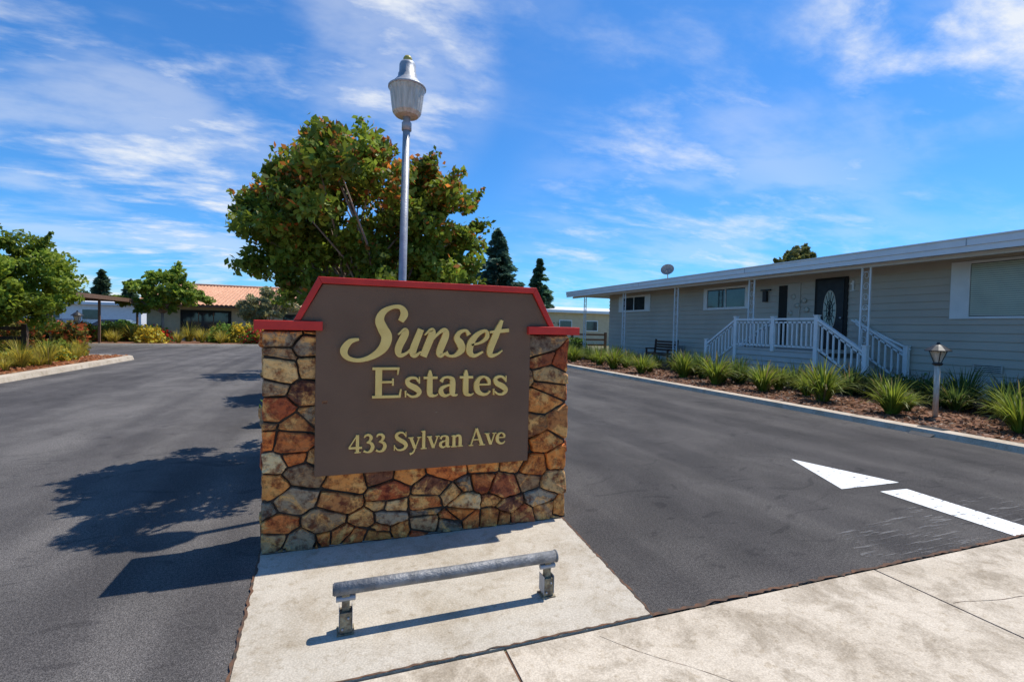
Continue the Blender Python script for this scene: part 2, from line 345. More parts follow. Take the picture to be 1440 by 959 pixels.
bed("planting_island",[(-32,6),(-7.0,6)]+[(-7.0,14),(-7.0,20.6)]+arc(-8.5,21.2,1.5,0,90,7)+[(-32,24.5)],0.12,0.38)
bed("planting_island",[(-30,32.3),(-9,32.3),(-4,32.8),(2,34)]+arc(2,36,2,-80,60,5)+[(-30,39)],0.12,0.3)
bed("median_planter",[(-0.35,4.0),(1.4,4.0),(1.7,17.5),(-1.0,17.5),(-0.6,9)],0.12,0.15)

# ------------------------------------------------------------------ stones
def course_stones(b,x0,x1,z0,z1,tf,seed,hmin=.085,hmax=.19):
    """irregular squared rubble: jittered courses, cells found by clipping against neighbours"""
    r=random.Random(seed); seeds=[]; z=z0
    while z<z1:
        h=r.uniform(hmin,hmax); x=x0-r.uniform(0,.12)
        while x<x1:
            w=h*r.uniform(.7,2.4)
            cxs=x+w/2; czs=z+h/2+r.uniform(-.3,.3)*h
            if r.random()<.24 and w>.17: seeds+=[(cxs-.01,czs-h*.27),(cxs+.015,czs+h*.3)]
            else: seeds.append((cxs,czs))
            x+=w
        z+=h
    S=[(p[0],p[1]) for p in seeds if x0-.02<p[0]<x1+.02 and z0-.02<p[1]<z1+.02]
    ws=[r.uniform(-.0014,.0018) for _ in S]; ax=1.45
    pal=[(0.80,0.22,0.045),(0.82,0.33,0.08),(0.42,0.11,0.035),(0.82,0.48,0.19),(0.26,0.09,0.04),(0.50,0.30,0.15),(0.84,0.26,0.045),(0.40,0.29,0.18),(0.62,0.13,0.035),(0.58,0.22,0.06),(0.84,0.56,0.27),(0.74,0.27,0.06),(0.34,0.28,0.20),(0.70,0.20,0.045)]
    for i,p in enumerate(S):
        poly=[(x0,z0),(x1,z0),(x1,z1),(x0,z1)]
        for j,q in enumerate(S):
            if i==j or abs(p[0]-q[0])>.8 or abs(p[1]-q[1])>.5: continue
            a=(q[0]-p[0])/ax**2; c=(q[1]-p[1]); m=((p[0]**2-q[0]**2)/ax**2+(p[1]**2-q[1]**2))/2+ws[i]-ws[j]
            out=[]; n=len(poly)
            if n==0: break
            for k in range(n):
                A=poly[k];B=poly[(k+1)%n]; fa=A[0]*a+A[1]*c+m; fb=B[0]*a+B[1]*c+m
                if fa<=0: out.append(A)
                if (fa<0)!=(fb<0) and fa!=fb:
                    t=fa/(fa-fb); out.append((A[0]+(B[0]-A[0])*t,A[1]+(B[1]-A[1])*t))
            poly=out
        if len(poly)<3: continue
        cx=sum(q[0] for q in poly)/len(poly); cz=sum(q[1] for q in poly)/len(poly)
        pp=[poly[0]]
        for q in poly[1:]:
            if math.hypot(q[0]-pp[-1][0],q[1]-pp[-1][1])>0.018: pp.append(q)
        if math.hypot(pp[0][0]-pp[-1][0],pp[0][1]-pp[-1][1])<0.018: pp.pop()
        if len(pp)<3: continue
        area=sum(pp[k][0]*pp[(k+1)%len(pp)][1]-pp[(k+1)%len(pp)][0]*pp[k][1] for k in range(len(pp)))
        if area<0: pp=pp[::-1]
        rad=sum(math.hypot(q[0]-cx,q[1]-cz) for q in pp)/len(pp)
        def shr(d):
            o=inset(pp,d); return [(max(x0,min(x1,q[0])),q[1]) for q in o]
        def chaik(P,w):
            o=[]
            for k in range(len(P)):
                A=P[k];B=P[(k+1)%len(P)]
                for t in (w,0.36,0.64,1-w):
                    o.append((A[0]+(B[0]-A[0])*t+r.uniform(-.0035,.0035),A[1]+(B[1]-A[1])*t+r.uniform(-.0035,.0035)))
            return o
        st=r.getstate(); r1=chaik(shr(0.0055),0.055); r.setstate(st); r2=chaik(shr(0.008),0.065); r.setstate(st); r3=chaik(shr(min(.016,rad*.24)),0.10)
        h=r.uniform(0.014,0.040); n=len(r1); tx=r.uniform(-.16,.16); tz=r.uniform(-.16,.16)
        vs=[tf(x,z,-0.004) for x,z in r1]+[tf(x,z,max(.004,h*0.8+tx*(x-cx)+tz*(z-cz)+r.uniform(-.002,.002))) for x,z in r2]+[tf(x,z,max(.006,h+tx*(x-cx)+tz*(z-cz)+r.uniform(-.004,.004))) for x,z in r3]+[tf(cx+r.uniform(-.02,.02),cz+r.uniform(-.02,.02),h+r.uniform(-.005,.007))]
        fs=[(k*n+q,k*n+(q+1)%n,(k+1)*n+(q+1)%n,(k+1)*n+q) for k in range(2) for q in range(n)]+[(2*n+q,2*n+(q+1)%n,3*n) for q in range(n)]
        kk=r.uniform(0.62,1.15); c=pal[r.randrange(len(pal))]
        b.add(vs,fs,'stone',tuple(min(.9,x*kk) for x in c))
SX0,SX1,SY,SYB=-0.45,1.715,3.435,3.72
g=grp("entrance_sign"); b=MB()
b.box(SX0+.012,SX1-.012,SY,SYB,0.0,1.45,'mortar')
course_stones(b,SX0,SX1,0.0,1.45,lambda x,z,h:(x,SY-h,z),31)
course_stones(b,SX0,SX1,0.0,1.45,lambda x,z,h:(SX0+SX1-x,SYB+h,z),12)
course_stones(b,SY+.003,SYB-.003,0.0,1.45,lambda y,z,h:(SX0+.022-h,SYB+SY-y,z),13)
course_stones(b,SY+.003,SYB-.003,0.0,1.45,lambda y,z,h:(SX1-.022+h,y,z),14)
b.obj("stone_veneer",g)
b=MB()
PF=3.375
pan=[(-0.13,0.495),(1.37,0.495),(1.37,1.452),(1.37,1.512),(1.515,1.512),(1.375,1.755),(-0.09,1.755),(-0.225,1.512),(-0.13,1.512)]
b.prismY(pan,PF,SYB+0.05,'panel')
o=b.obj("sign_panel",g)
bv=o.modifiers.new("bev",'BEVEL'); bv.width=0.006; bv.segments=2; bv.limit_method='ANGLE'
b=MB()
T0,T1=PF-0.018,SYB+0.07
outer=[(-0.262,1.513),(-0.118,1.80),(1.402,1.80),(1.556,1.513)]; inn=[(-0.222,1.513),(-0.094,1.757),(1.378,1.757),(1.512,1.513)]
for i in range(3):
    q=[inn[i],inn[i+1],outer[i+1],outer[i]]
    b.prismY(q,T0,T1,'red')
b.box(-0.485,-0.088,PF-0.035,SYB+0.08,1.452,1.511,'red'); b.box(1.340,1.765,PF-0.035,SYB+0.08,1.452,1.511,'red')
o=b.obj("red_coping",g); bv=o.modifiers.new("bev",'BEVEL'); bv.width=0.004; bv.segments=2; bv.limit_method='ANGLE'
# ------------------------------------------------------------------ lettering
GL={
'E':([[(.18,0,.18),(.18,1,.18)],[(.02,.965,.07),(.68,.965,.07)],[(.2,.52,.06),(.52,.52,.06)],[(.02,.035,.07),(.72,.035,.07)],[(.68,1,.06),(.66,.76,.03)],[(.71,0,.07),(.75,.28,.03)],[(.54,.40,.045),(.54,.64,.045)]],.82),
's':([[(.38,.52,.05),(.32,.63,.07),(.19,.65,.08),(.09,.56,.11),(.14,.42,.15),(.31,.30,.17),(.41,.17,.13),(.34,.04,.08),(.20,.02,.06),(.08,.12,.05)],[(.405,.68,.03),(.405,.46,.045)],[(.05,.22,.045),(.05,0,.03)]],.49),
't':([[(.2,.9,.05),(.2,.68,.14),(.2,.15,.16),(.26,.04,.1),(.36,.03,.05),(.42,.08,.03)],[(.03,.645,.07),(.40,.645,.07)]],.43),
'a':([[(.07,.50,.11),(.14,.63,.07),(.26,.655,.07),(.37,.6,.12),(.39,.48,.16),(.39,.12,.16),(.46,.03,.07),(.53,.05,.04)],[(.38,.40,.05),(.22,.36,.07),(.09,.27,.11),(.08,.12,.14),(.18,.02,.09),(.30,.06,.05),(.38,.14,.04)]],.56),
'e':([[(.08,.38,.05),(.44,.38,.05)],[(.44,.36,.08),(.42,.54,.10),(.29,.655,.06),(.14,.58,.11),(.075,.36,.16),(.12,.14,.15),(.27,.03,.09),(.40,.06,.06),(.47,.15,.04)]],.53),
'S':([[(.50,.80,.05),(.42,.94,.07),(.27,.98,.09),(.13,.88,.13),(.13,.72,.16),(.28,.56,.19),(.46,.42,.19),(.54,.25,.16),(.46,.08,.11),(.30,.01,.08),(.15,.05,.06),(.06,.2,.05)],[(.53,1.0,.035),(.53,.72,.05)],[(.03,.30,.05),(.03,0,.035)]],.65),
'y':([[(.1,.66,.15),(.29,.06,.15)],[(.48,.66,.055),(.3,.06,.055),(.2,-.18,.07),(.06,-.25,.10)],[(-.01,.66,.045),(.22,.66,.045)],[(.38,.66,.045),(.57,.66,.045)]],.54),
'v':([[(.1,.66,.15),(.29,.01,.14)],[(.48,.66,.055),(.30,.01,.055)],[(-.01,.66,.045),(.22,.66,.045)],[(.38,.66,.045),(.57,.66,.045)]],.54),
'l':([[(.14,1.02,.13),(.14,.02,.15)],[(.01,.02,.045),(.28,.02,.045)],[(.02,.97,.03),(.13,.99,.06)]],.30),
'n':([[(.14,.67,.13),(.14,.02,.15)],[(.02,.62,.03),(.13,.64,.06)],[(.01,.02,.045),(.28,.02,.045)],[(.16,.50,.05),(.28,.63,.09),(.41,.60,.13),(.44,.42,.15),(.44,.02,.15)],[(.32,.02,.045),(.58,.02,.045)]],.60),
'A':([[(.34,1,.06),(.08,.02,.06)],[(.34,1.0,.12),(.62,.02,.18)],[(.18,.34,.05),(.5,.34,.05)],[(-.02,.02,.045),(.19,.02,.045)],[(.48,.02,.045),(.77,.02,.045)]],.76),
'3':([[(.06,.80,.05),(.13,.92,.08),(.27,.92,.11),(.35,.78,.14),(.28,.60,.09),(.16,.53,.04)],[(.16,.535,.04),(.34,.48,.12),(.42,.28,.16),(.34,.07,.13),(.19,.01,.07),(.04,.08,.09)]],.52),
'4':([[(.36,.93,.06),(.04,.30,.06)],[(.02,.27,.09),(.57,.27,.09)],[(.38,.96,.13),(.38,.02,.15)],[(.26,.02,.045),(.52,.02,.045)]],.60),
' ':([],.28)}
SC={
'S':([[(.70,.84,.12),(.72,1.02,.16),(.60,1.17,.10),(.43,1.17,.08),(.28,1.05,.13),(.26,.86,.18),(.38,.66,.21),(.52,.46,.22),(.52,.20,.19),(.36,.0,.12),(.12,-.09,.08),(-.12,-.03,.10),(-.24,.14,.15),(-.18,.34,.11),(-.02,.40,.05)]],.74),
'u':([[(.0,.52,.03),(.09,.65,.06),(.14,.55,.15),(.1,.2,.15),(.18,.03,.10),(.32,.1,.05),(.42,.32,.04)],[(.44,.66,.13),(.42,.15,.15),(.5,.02,.09),(.6,.12,.03)]],.58),
'n':([[(-.02,.52,.03),(.07,.65,.07),(.13,.55,.15),(.1,0,.15)],[(.12,.28,.04),(.26,.56,.06),(.37,.65,.10),(.44,.52,.15),(.42,.14,.15),(.48,.02,.09),(.58,.1,.03)]],.56),
's':([[(.40,.54,.10),(.3,.65,.06),(.17,.6,.09),(.15,.46,.13),(.27,.32,.17),(.34,.17,.15),(.24,.03,.08),(.1,.02,.06),(.0,.1,.11)]],.43),
'e':([[(.1,.29,.04),(.3,.36,.06),(.40,.50,.10),(.33,.65,.07),(.18,.58,.10),(.08,.38,.15),(.1,.14,.15),(.24,.02,.08),(.42,.12,.04)]],.45),
't':([[(.18,.93,.07),(.15,.6,.15),(.12,.2,.15),(.18,.03,.1),(.32,.06,.05),(.42,.16,.03)],[(-.02,.62,.05),(.2,.65,.08),(.42,.68,.08)]],.42)}
def word(b,txt,G,x0,x1,z0,cap,yf,depth=0.014,shear=0.0,left=0.0,bold=1.0):
    adv=left; items=[]
    for ch in txt:
        st,a=G[ch]
        for s in st: items.append([(x+adv,z,w) for x,z,w in s])
        adv+=a
    allp=[x+shear*z for s in items for x,z,w in s]; mn,mxx=min(allp)-.04,max(allp)+.04
    sx=(x1-x0)/(mxx-mn)
    for k,s in enumerate(items):
        if len(s)>2:
            P=[np.array(p,float) for p in s]; P=[2*P[0]-P[1]]+P+[2*P[-1]-P[-2]]; out=[]
            for i in range(1,len(P)-2):
                for j in range(7):
                    t=j/7; out.append(0.5*((2*P[i])+(-P[i-1]+P[i+1])*t+(2*P[i-1]-5*P[i]+4*P[i+1]-P[i+2])*t*t+(-P[i-1]+3*P[i]-3*P[i+1]+P[i+2])*t**3))
            out.append(P[-2]); s2=out
        else: s2=[np.array(p,float) for p in s]
        W=[(x0+(p[0]+shear*p[1]-mn)*sx, z0+p[1]*cap, max(p[2],.02)*cap*bold) for p in s2]
        yy=yf-depth-0.0004*(k%9); n=len(W); vs=[]
        ver=(len(s)==2)
        for i,(x,z,w) in enumerate(W):
            a=W[max(i-1,0)];c=W[min(i+1,n-1)]; dx,dz=c[0]-a[0],c[1]-a[1]; L=math.hypot(dx,dz) or 1
            nx,nz=-dz/L,dx/L
            if ver and abs(dx)<abs(dz): nx,nz=-1.0 if dz>0 else 1.0,0.0
            vs+=[(x+nx*w/2,yy,z+nz*w/2),(x-nx*w/2,yy,z-nz*w/2),(x-nx*w/2,yf+.001,z-nz*w/2),(x+nx*w/2,yf+.001,z+nz*w/2)]
        fs=[(0,3,2,1),tuple(4*(n-1)+q for q in (0,1,2,3))]
        for i in range(n-1):
            for q in range(4): fs.append((4*i+q,4*i+(q+1)%4,4*i+4+(q+1)%4,4*i+4+q))
        b.add(vs,fs,'gold')
b=MB()
word(b,"Sunset",SC,0.03,1.20,1.285,0.285,PF,0.024,shear=0.28,left=0.24,bold=1.12)
word(b,"Estates",GL,0.215,1.185,1.005,0.205,PF,0.024,bold=1.18)
word(b,"433 Sylvan Ave",GL,0.075,1.185,0.64,0.125,PF,0.015,bold=1.18)
b.obj("raised_lettering",g)

# ------------------------------------------------------------------ barrier rail
g=grp("wheel_stop_rail"); b=MB()
zz=0.225
b.tube([(-0.0,2.43,zz),(0.3,2.43,zz),(0.6,2.43,zz-.002),(0.9,2.43,zz),(1.165,2.43,zz)],0.031,'pipe',20)
b.tube([(-0.006,2.43,zz),(0.0,2.43,zz)],0.027,'pipe',20)
b.tube([(1.165,2.43,zz),(1.172,2.43,zz)],0.034,'pipe',20)
b.obj("pipe",g); b=MB()
for x in (0.055,1.12):
    b.box(x-.028,x+.028,2.405,2.465,0.01,0.115,'rust'); b.box(x-.018,x+.018,2.42,2.45,0.115,0.2,'rust')
    b.box(x-.031,x-.0285,2.40,2.47,0.03,0.13,'galv'); b.box(x+.0285,x+.031,2.40,2.47,0.03,0.13,'galv')
    b.tube([(x-.015,2.402,.04),(x-.015,2.396,.04)],.006,'galv',6); b.tube([(x+.012,2.402,.09),(x+.012,2.396,.09)],.006,'galv',6)
    b.tube([(x-.045,2.43,.175),(x+.045,2.43,.175)],.014,'galv',10); b.box(x-.04,x+.04,2.395,2.475,0.0102,0.018,'rust')
o=b.obj("brackets",g); bv=o.modifiers.new("bev",'BEVEL'); bv.width=0.003; bv.limit_method='ANGLE'

# ------------------------------------------------------------------ street lamp
g=grp("street_lamp"); LY=4.3; s=LY/6.05; LX=.1265*LY; b=MB()
def Z(z): return 1.5+(z-1.5)*s
b.tube([(LX-.035,LY,0.1),(LX,LY,Z(3.96))],[0.038,0.031],'galv',16)
b.lathe(LX,LY,[(.042,Z(3.86)),(.042,Z(3.95)),(.03,Z(3.97)),(.03,Z(4.03))],'galv',16); b.obj("pole",g)
k_=LY/4.7
b=MB(); nr=48; prof=[(.03,Z(4.02)),(.105,Z(4.03)),(.130,Z(4.07)),(.139,Z(4.15)),(.153,Z(4.30)),(.165,Z(4.355))]; vs=[]
for r_,z_ in prof:
    for j in range(nr): t=j*2*math.pi/nr; rr=r_*k_*(1+(.022 if j%2 else -.01)); vs.append((LX+rr*math.cos(t),LY+rr*math.sin(t),z_))
b.add(vs,[(i*nr+j,i*nr+(j+1)%nr,(i+1)*nr+(j+1)%nr,(i+1)*nr+j) for i in range(5) for j in range(nr)]+[tuple(range(nr-1,-1,-1))],'glasslamp'); b.obj("refractor",g)
b=MB(); b.lathe(LX,LY,[(r*k_,z) for r,z in [(.160,Z(4.352)),(.176,Z(4.358)),(.176,Z(4.375)),(.160,Z(4.385)),(.125,Z(4.43)),(.10,Z(4.47)),(.088,Z(4.475)),(.086,Z(4.53)),(.078,Z(4.535)),(.076,Z(4.64)),(.066,Z(4.67)),(.042,Z(4.672))]],'galv',32)
b.obj("housing",g)
b=MB(); b.lathe(LX,LY,[(.038,Z(4.671)),(.038,Z(4.72)),(.028,Z(4.745)),(.008,Z(4.75))],'amber',16); b.obj("photocell",g)

# ------------------------------------------------------------------ mobile home right
g=grp("mobile_home"); WX=14.5; PX=13.3; Y0,Y1=-4.0,23.9
b=MB()
def lap(b,pts_fn,z0,z1,step,k):
    z=z0
    while z<z1-0.01:
        zt=min(z+step,z1); a0,a1=pts_fn(0.034); c0,c1=pts_fn(0.0)
        b.add([(*a0,z),(*a1,z),(*c1,zt),(*c0,zt)],[(0,1,2,3)],k); d0,d1=pts_fn(0.0)
        b.add([(*d0,z),(*d1,z),(*a1,z),(*a0,z)],[(0,1,2,3)],k)
        z=zt
lap(b,lambda o:((WX-o,Y1+o),(WX-o,Y0)),0.62,3.62,0.2,'siding')
lap(b,lambda o:((20.5,Y1+o),(WX-o,Y1+o)),0.62,3.62,0.2,'siding')
lap(b,lambda o:((WX,Y0-o),(20.5,Y0-o)),0.62,3.62,0.2,'siding')
b.box(WX+.002,20.5,Y0,Y1-.002,0.0,3.61,'siding'); b.obj("siding_walls",g)
b=MB()
for row in range(4):
    z0=row*0.15; y=Y0-(row%2)*0.22
    while y<Y1:
        a=max(y,Y0); c=min(y+0.43,Y1)
        if c-a>0.05: b.box(WX-.018-random.random()*.008,WX+.001,a+.006,c-.006,z0+.005,z0+.145,'skirt')
        y+=0.44
b.obj("block_skirting",g)
b=MB()
b.add([(12.95,Y0-2,3.42),(WX,Y0-2,3.52),(WX,Y1+2.3,3.52),(12.95,Y1+2.3,3.42)],[(0,1,2,3)],'offwhite')
for i in range(0,100):
    y=Y0-2+i*0.3
    if y<Y1+2.2: b.beam((13.05,y,3.40),(WX,y,3.495),0.03,0.03,'offwhite')
b.add([(12.95,Y0-2,3.64),(17.5,Y0-2,4.05),(17.5,Y1+2.3,4.05),(12.95,Y1+2.3,3.64)],[(0,1,2,3)],'offwhite')
b.add([(21,Y0-2,3.64),(21,Y1+2.3,3.64),(17.5,Y1+2.3,4.05),(17.5,Y0-2,4.05)],[(0,1,2,3)],'offwhite')
b.add([(12.95,Y1+2.3,3.42),(12.95,Y1+2.3,3.64),(17.5,Y1+2.3,4.05),(21,Y1+2.3,3.64),(21,Y1+2.3,3.42)],[(0,1,2,3,4)],'offwhite')
b.box(12.86,12.95,Y0-2,Y1+2.3,3.50,3.655,'offwhite'); b.box(12.89,12.949,Y0-2,Y1+2.3,3.37,3.499,'offwhite'); b.box(12.83,12.95,Y0-2.02,Y1+2.32,3.656,3.685,'white')
for y in (0.5,6.6,12.7,18.8): b.box(12.856,12.8595,y,y+.02,3.505,3.65,'galv')
b.box(13.25,13.35,Y0-2,Y1+2.2,3.31,3.40,'offwhite')
b.obj("roof_and_awning",g)
b=MB()
for y in (1.2,5.1,9.0,12.8,16.7,20.6,24.6):
    w=0.11
    for d in (-w,w): b.box(PX-.018,PX+.018,y+d-.018,y+d+.018,0.05,3.315,'white')
    z=0.35; k=0
    while z<3.1:
        pts=[]; sgn=1 if k%2 else -1
        for i in range(22):
            t=i/21*2*math.pi*1.2; r_=0.085*(1-0.65*i/21)
            pts.append((PX,y+sgn*(0.0+r_*math.cos(t)),z+0.14+r_*math.sin(t)*1.3))
        b.tube(pts,0.0075,'white',4,cap=False); z+=0.29; k+=1
    for zz in (0.3,1.2,2.2,3.2): b.box(PX-.006,PX+.006,y-w+.018,y+w-.018,zz,zz+.012,'white')
b.obj("awning_posts",g)
def window(b,y0,y1,z0,z1,fr,inner,mull=(),X=WX-.036,side=0.0):
    b.box(X-.03,X+.02,y0,y1,z0,z0+fr,'white'); b.box(X-.03,X+.02,y0,y1,z1-fr,z1,'white')
    b.box(X-.028,X+.02,y0,y0+fr+side,z0+fr,z1-fr,'white'); b.box(X-.028,X+.02,y1-fr-side,y1,z0+fr,z1-fr,'white')
    b.box(X+.0,X+.021,y0+fr+side,y1-fr-side,z0+fr,z1-fr,inner)
    for m_ in mull: b.box(X-.02,X-.0005,m_-.025,m_+.025,z0+fr,z1-fr,'white')
b=MB()
window(b,14.0,16.4,2.40,3.30,0.09,'glass',(15.2,),side=0.12)
window(b,20.1,22.9,2.45,3.29,0.09,'glass',(21.5,),side=0.35)
window(b,3.0,7.7,1.96,3.36,0.06,'glass',(5.2,),side=0.33)
z=2.04
while z<3.28: b.box(WX-.041,WX-.037,3.4,7.3,z,z+.042,'blind'); z+=.05
window(b,-2.5,0.5,1.96,3.36,0.06,'blind',(-1,),side=0.33)
b.obj("windows",g)
b=MB()
b.box(WX-.066,WX-.02,10.30,11.36,1.05,3.27,'dark'); b.box(WX-.085,WX-.0665,10.40,11.26,1.07,3.2,'black')
pts=[(WX-.09,10.83+.2*math.cos(t),2.25+.62*math.sin(t)) for t in [i*math.pi/12 for i in range(24)]]
b.add(pts+[(WX-.09,10.83,2.25)],[(i,24,(i+1)%24) for i in range(24)],'blind'); b.tube(pts+[pts[0]],.016,'glasslamp',6,cap=False)
for q in range(7):
    t=q*math.pi/7; b.tube([(WX-.094,10.83+.19*math.cos(t),2.25+.58*math.sin(t)),(WX-.094,10.83-.19*math.cos(t),2.25-.58*math.sin(t))],.011,'black',4)
pts=[(WX-.096,10.83+.1*math.cos(t),2.25+.3*math.sin(t)) for t in [i*math.pi/8 for i in range(17)]]; b.tube(pts,.011,'black',4,cap=False)
b.tube([(WX-.10,10.46,2.02),(WX-.13,10.46,2.02)],.03,'galv',10)
b.box(WX-.05,WX-.02,11.9,12.75,1.1,3.2,'siding'); b.box(WX-.058,WX-.0505,12.38,12.72,1.1,3.15,'dark')
for (y,z_) in ((12.15,2.75),(12.0,2.45),(12.25,2.2),(11.75,2.6),(11.65,2.3)):
    b.tube([(WX-.055,y,z_),(WX-.075,y,z_)],.09,'glasslamp',10)
b.box(WX-.14,WX-.05,13.18,13.34,2.62,3.0,'black'); b.box(WX-.12,WX-.0505,13.05,13.45,3.02,3.06,'black')
b.box(WX-.05,WX-.036,10.13,10.19,2.84,3.12,'white'); b.box(WX-.05,WX-.036,10.08,10.24,2.82,2.84,'white'); b.box(WX-.05,WX-.036,10.19,10.24,3.02,3.06,'white')
for y in (6.9,13,17.8):
    b.box(WX-.056,WX-.035,y-.28,y+.28,0.68,0.88,'skirt')
    for q in range(4): b.box(WX-.06,WX-.0565,y-.25,y+.25,.70+q*.045,.715+q*.045,'dark')
b.beam((WX-.12,10.1,1.95),(WX-.12,8.5,1.15),.05,.05,'white')
b.obj("entry_door_and_fittings",g)
DX=12.75; b=MB()
b.box(DX,WX-.03,9.95,12.9,0.96,1.02,'deckgrey')
lap(b,lambda o:((DX+.02-o,12.9),(DX+.02-o,9.95)),0.0,0.955,0.16,'deckgrey')
for side,ys,sg in ((0,9.95,-1),(1,12.9,1)):
    for i in range(5):
        z=1.02-0.19*(i+1); a=ys+sg*0.28*i; c=ys+sg*0.28*(i+1)
        b.box(DX+.06,WX-.1,min(a,c),max(a,c),z-.04,z,'deckgrey'); b.box(DX+.08,WX-.12,min(a,c)+.004,max(a,c)-.004,0.0,z-.041,'deckgrey')
    yv=ys+sg*0.28*5
    b.add([(DX+.03,ys,0.0),(DX+.03,yv,0.0),(DX+.03,yv,0.12),(DX+.03,ys,1.02)],[(0,1,2,3)],'deckgrey')
b.obj("deck_and_stairs",g); b=MB()
def rail(a,c,z0a,z0c,h=0.92):
    A=Vector(a);C_=Vector(c); n=max(2,int((C_-A).length/0.15))
    b.beam((A.x,A.y,z0a+h),(C_.x,C_.y,z0c+h),.09,.06,'white'); b.beam((A.x,A.y,z0a+.10),(C_.x,C_.y,z0c+.10),.04,.05,'white'); b.beam((A.x,A.y,z0a+h-.10),(C_.x,C_.y,z0c+h-.10),.04,.05,'white')
    for i in range(1,n):
        p=A.lerp(C_,i/n); zz=z0a+(z0c-z0a)*i/n; b.box(p.x-.02,p.x+.02,p.y-.02,p.y+.02,zz+.10,zz+h-.08,'white')
def newel(x,y,z0,z1): b.box(x-.055,x+.055,y-.055,y+.055,z0,z1,'white'); b.box(x-.07,x+.07,y-.07,y+.07,z1,z1+.03,'white')
rx=DX+.02
rail((rx,12.9,0),(rx,9.95,0),1.02,1.02); rail((rx,9.95,0),(rx,8.6,0),1.02,0.14); rail((rx,12.9,0),(rx,14.25,0),1.02,0.14)
for y,z0,z1 in ((9.95,0.0,2.02),(12.9,0.0,2.02),(11.4,0.95,2.0),(8.58,0,1.22),(14.27,0,1.22)): newel(rx-.001,y,z0,z1)
rx2=WX-.15; rail((rx2,9.95,0),(rx2,8.6,0),1.02,0.14); newel(rx2,8.58,0,1.22); rail((rx2,12.9,0),(rx2,14.25,0),1.02,0.14); newel(rx2,14.27,0,1.22)
b.obj("white_railing",g)
g=grp("satellite_dish"); b=MB(); c=Vector((15.5,20.2,4.55)); ax=Vector((-.75,-.6,.25)).normalized(); u=ax.cross(Vector((0,0,1))).normalized(); w=u.cross(ax)
vs=[c];fs=[]
for k,(r_,d) in enumerate(((.12,.01),(.24,.035),(.33,.07))):
    for j in range(16): t=j*math.pi/8; vs.append(c+(u*math.cos(t)+w*math.sin(t)*.85)*r_+ax*d)
for j in range(16):
    fs.append((0,1+j,1+(j+1)%16))
    for k in range(2): fs.append((1+16*k+j,17+16*k+j,17+16*k+(j+1)%16,1+16*k+(j+1)%16))
b.add(vs,fs,'pipe',smooth=True); b.tube([c,c+ax*.35-w*.3],.012,'pipe',6); b.tube([c-ax*.02,c-ax*.1-w*.2,c-ax*.1-Vector((0,0,.75))],.025,'pipe',8); b.obj("dish",g)
g=grp("garden_bench"); b=MB(); bx,by=13.5,17.9
for y in (by-.75,by+.75):
    b.box(bx-.24,bx-.18,y-.035,y+.035,.09,.68,'benchwood'); b.beam((bx+.2,y,.09),(bx+.30,y,1.12),.07,.06,'benchwood'); b.beam((bx-.26,y,.70),(bx+.26,y,.70),.07,.05,'benchwood')
for i in range(4): b.box(bx-.22+i*.115,bx-.12+i*.115,by-.78,by+.78,.50,.53,'benchwood')
for i in range(4): b.beam((bx+.235+i*.014,by-.75,.66+i*.12),(bx+.235+i*.014,by+.75,.66+i*.12),.02,.085,'benchwood')
b.box(bx-.235,bx-.2,by-.75,by+.75,.42,.495,'benchwood')
b.obj("bench_frame",g)
def path_lamp(x,y,h=1.4,z0=.08,pk='white'):
    g=grp("garden_lamp"); b=MB(); k=h/1.4
    b.tube([(x,y,z0),(x,y,1.02*k)],.042,pk,12); b.lathe(x,y,[(.06,1.0*k),(.075,1.02*k),(.075,1.04*k),(.04,1.05*k)],'black',12)
    for q in range(4):
        t=q*math.pi/2+.78; b.beam((x+.05*math.cos(t),y+.05*math.sin(t),1.04*k),(x+.125*math.cos(t),y+.125*math.sin(t),1.25*k),.012,.012,'black')
    b.lathe(x,y,[(.045,1.05*k),(.11,1.25*k)],'glasslamp',6,False); b.lathe(x,y,[(.19,1.25*k),(.19,1.265*k),(.09,1.34*k),(.03,1.37*k),(.02,1.41*k)],'black',12,False); b.obj("lamp_body",g)
path_lamp(10.05,5.5,pk='glasslamp'); path_lamp(-9.0,22.2,1.75,.1,pk='wood')
# ------------------------------------------------------------------ strap plants
PM=[strap_plant_mesh("agapanthus_leaves_%d"%i,230,0.62,0.026,(0.17,0.25,0.035),i) for i in range(4)]
PD=[strap_plant_mesh("dark_strap_leaves_%d"%i,190,0.6,0.024,(0.08,0.14,0.035),20+i) for i in range(3)]
def put(me,name,x,y,z,s):
    o=bpy.data.objects.new(name,me); COL.objects.link(o); o.location=(x,y,z); o.scale=(s,s,s*random.uniform(.9,1.1)); o.rotation_euler=(0,0,random.uniform(0,6.3))
for i,y in enumerate((2.9,4.3,5.85,7.35,8.95,10.5,12.2,13.8,15.2,16.8,18.4,20.0,21.6,23.2,24.8,26.4)):
    x=9.7+random.uniform(-.25,.3); put(PM[i%4],"agapanthus_plant",x,y+random.uniform(-.25,.25),.075,random.uniform(1.1,1.5))
for y in np.arange(3.4,26,1.5): put(random.choice(PM),"agapanthus_plant",10.35+random.uniform(-.2,.3),y+random.uniform(-.3,.3),.075,random.uniform(.8,1.15))
for y in np.arange(2.6,27,0.62):
    put(random.choice(PD),"strap_leaf_plant",11.0+random.uniform(-.5,.6),y+random.uniform(-.3,.3),.075,random.uniform(1.0,1.5))
for y in np.arange(2.6,8.6,0.6): put(random.choice(PD),"strap_leaf_plant",12.3+random.uniform(-.5,.4),y+random.uniform(-.3,.3),.075,random.uniform(1.1,1.5))
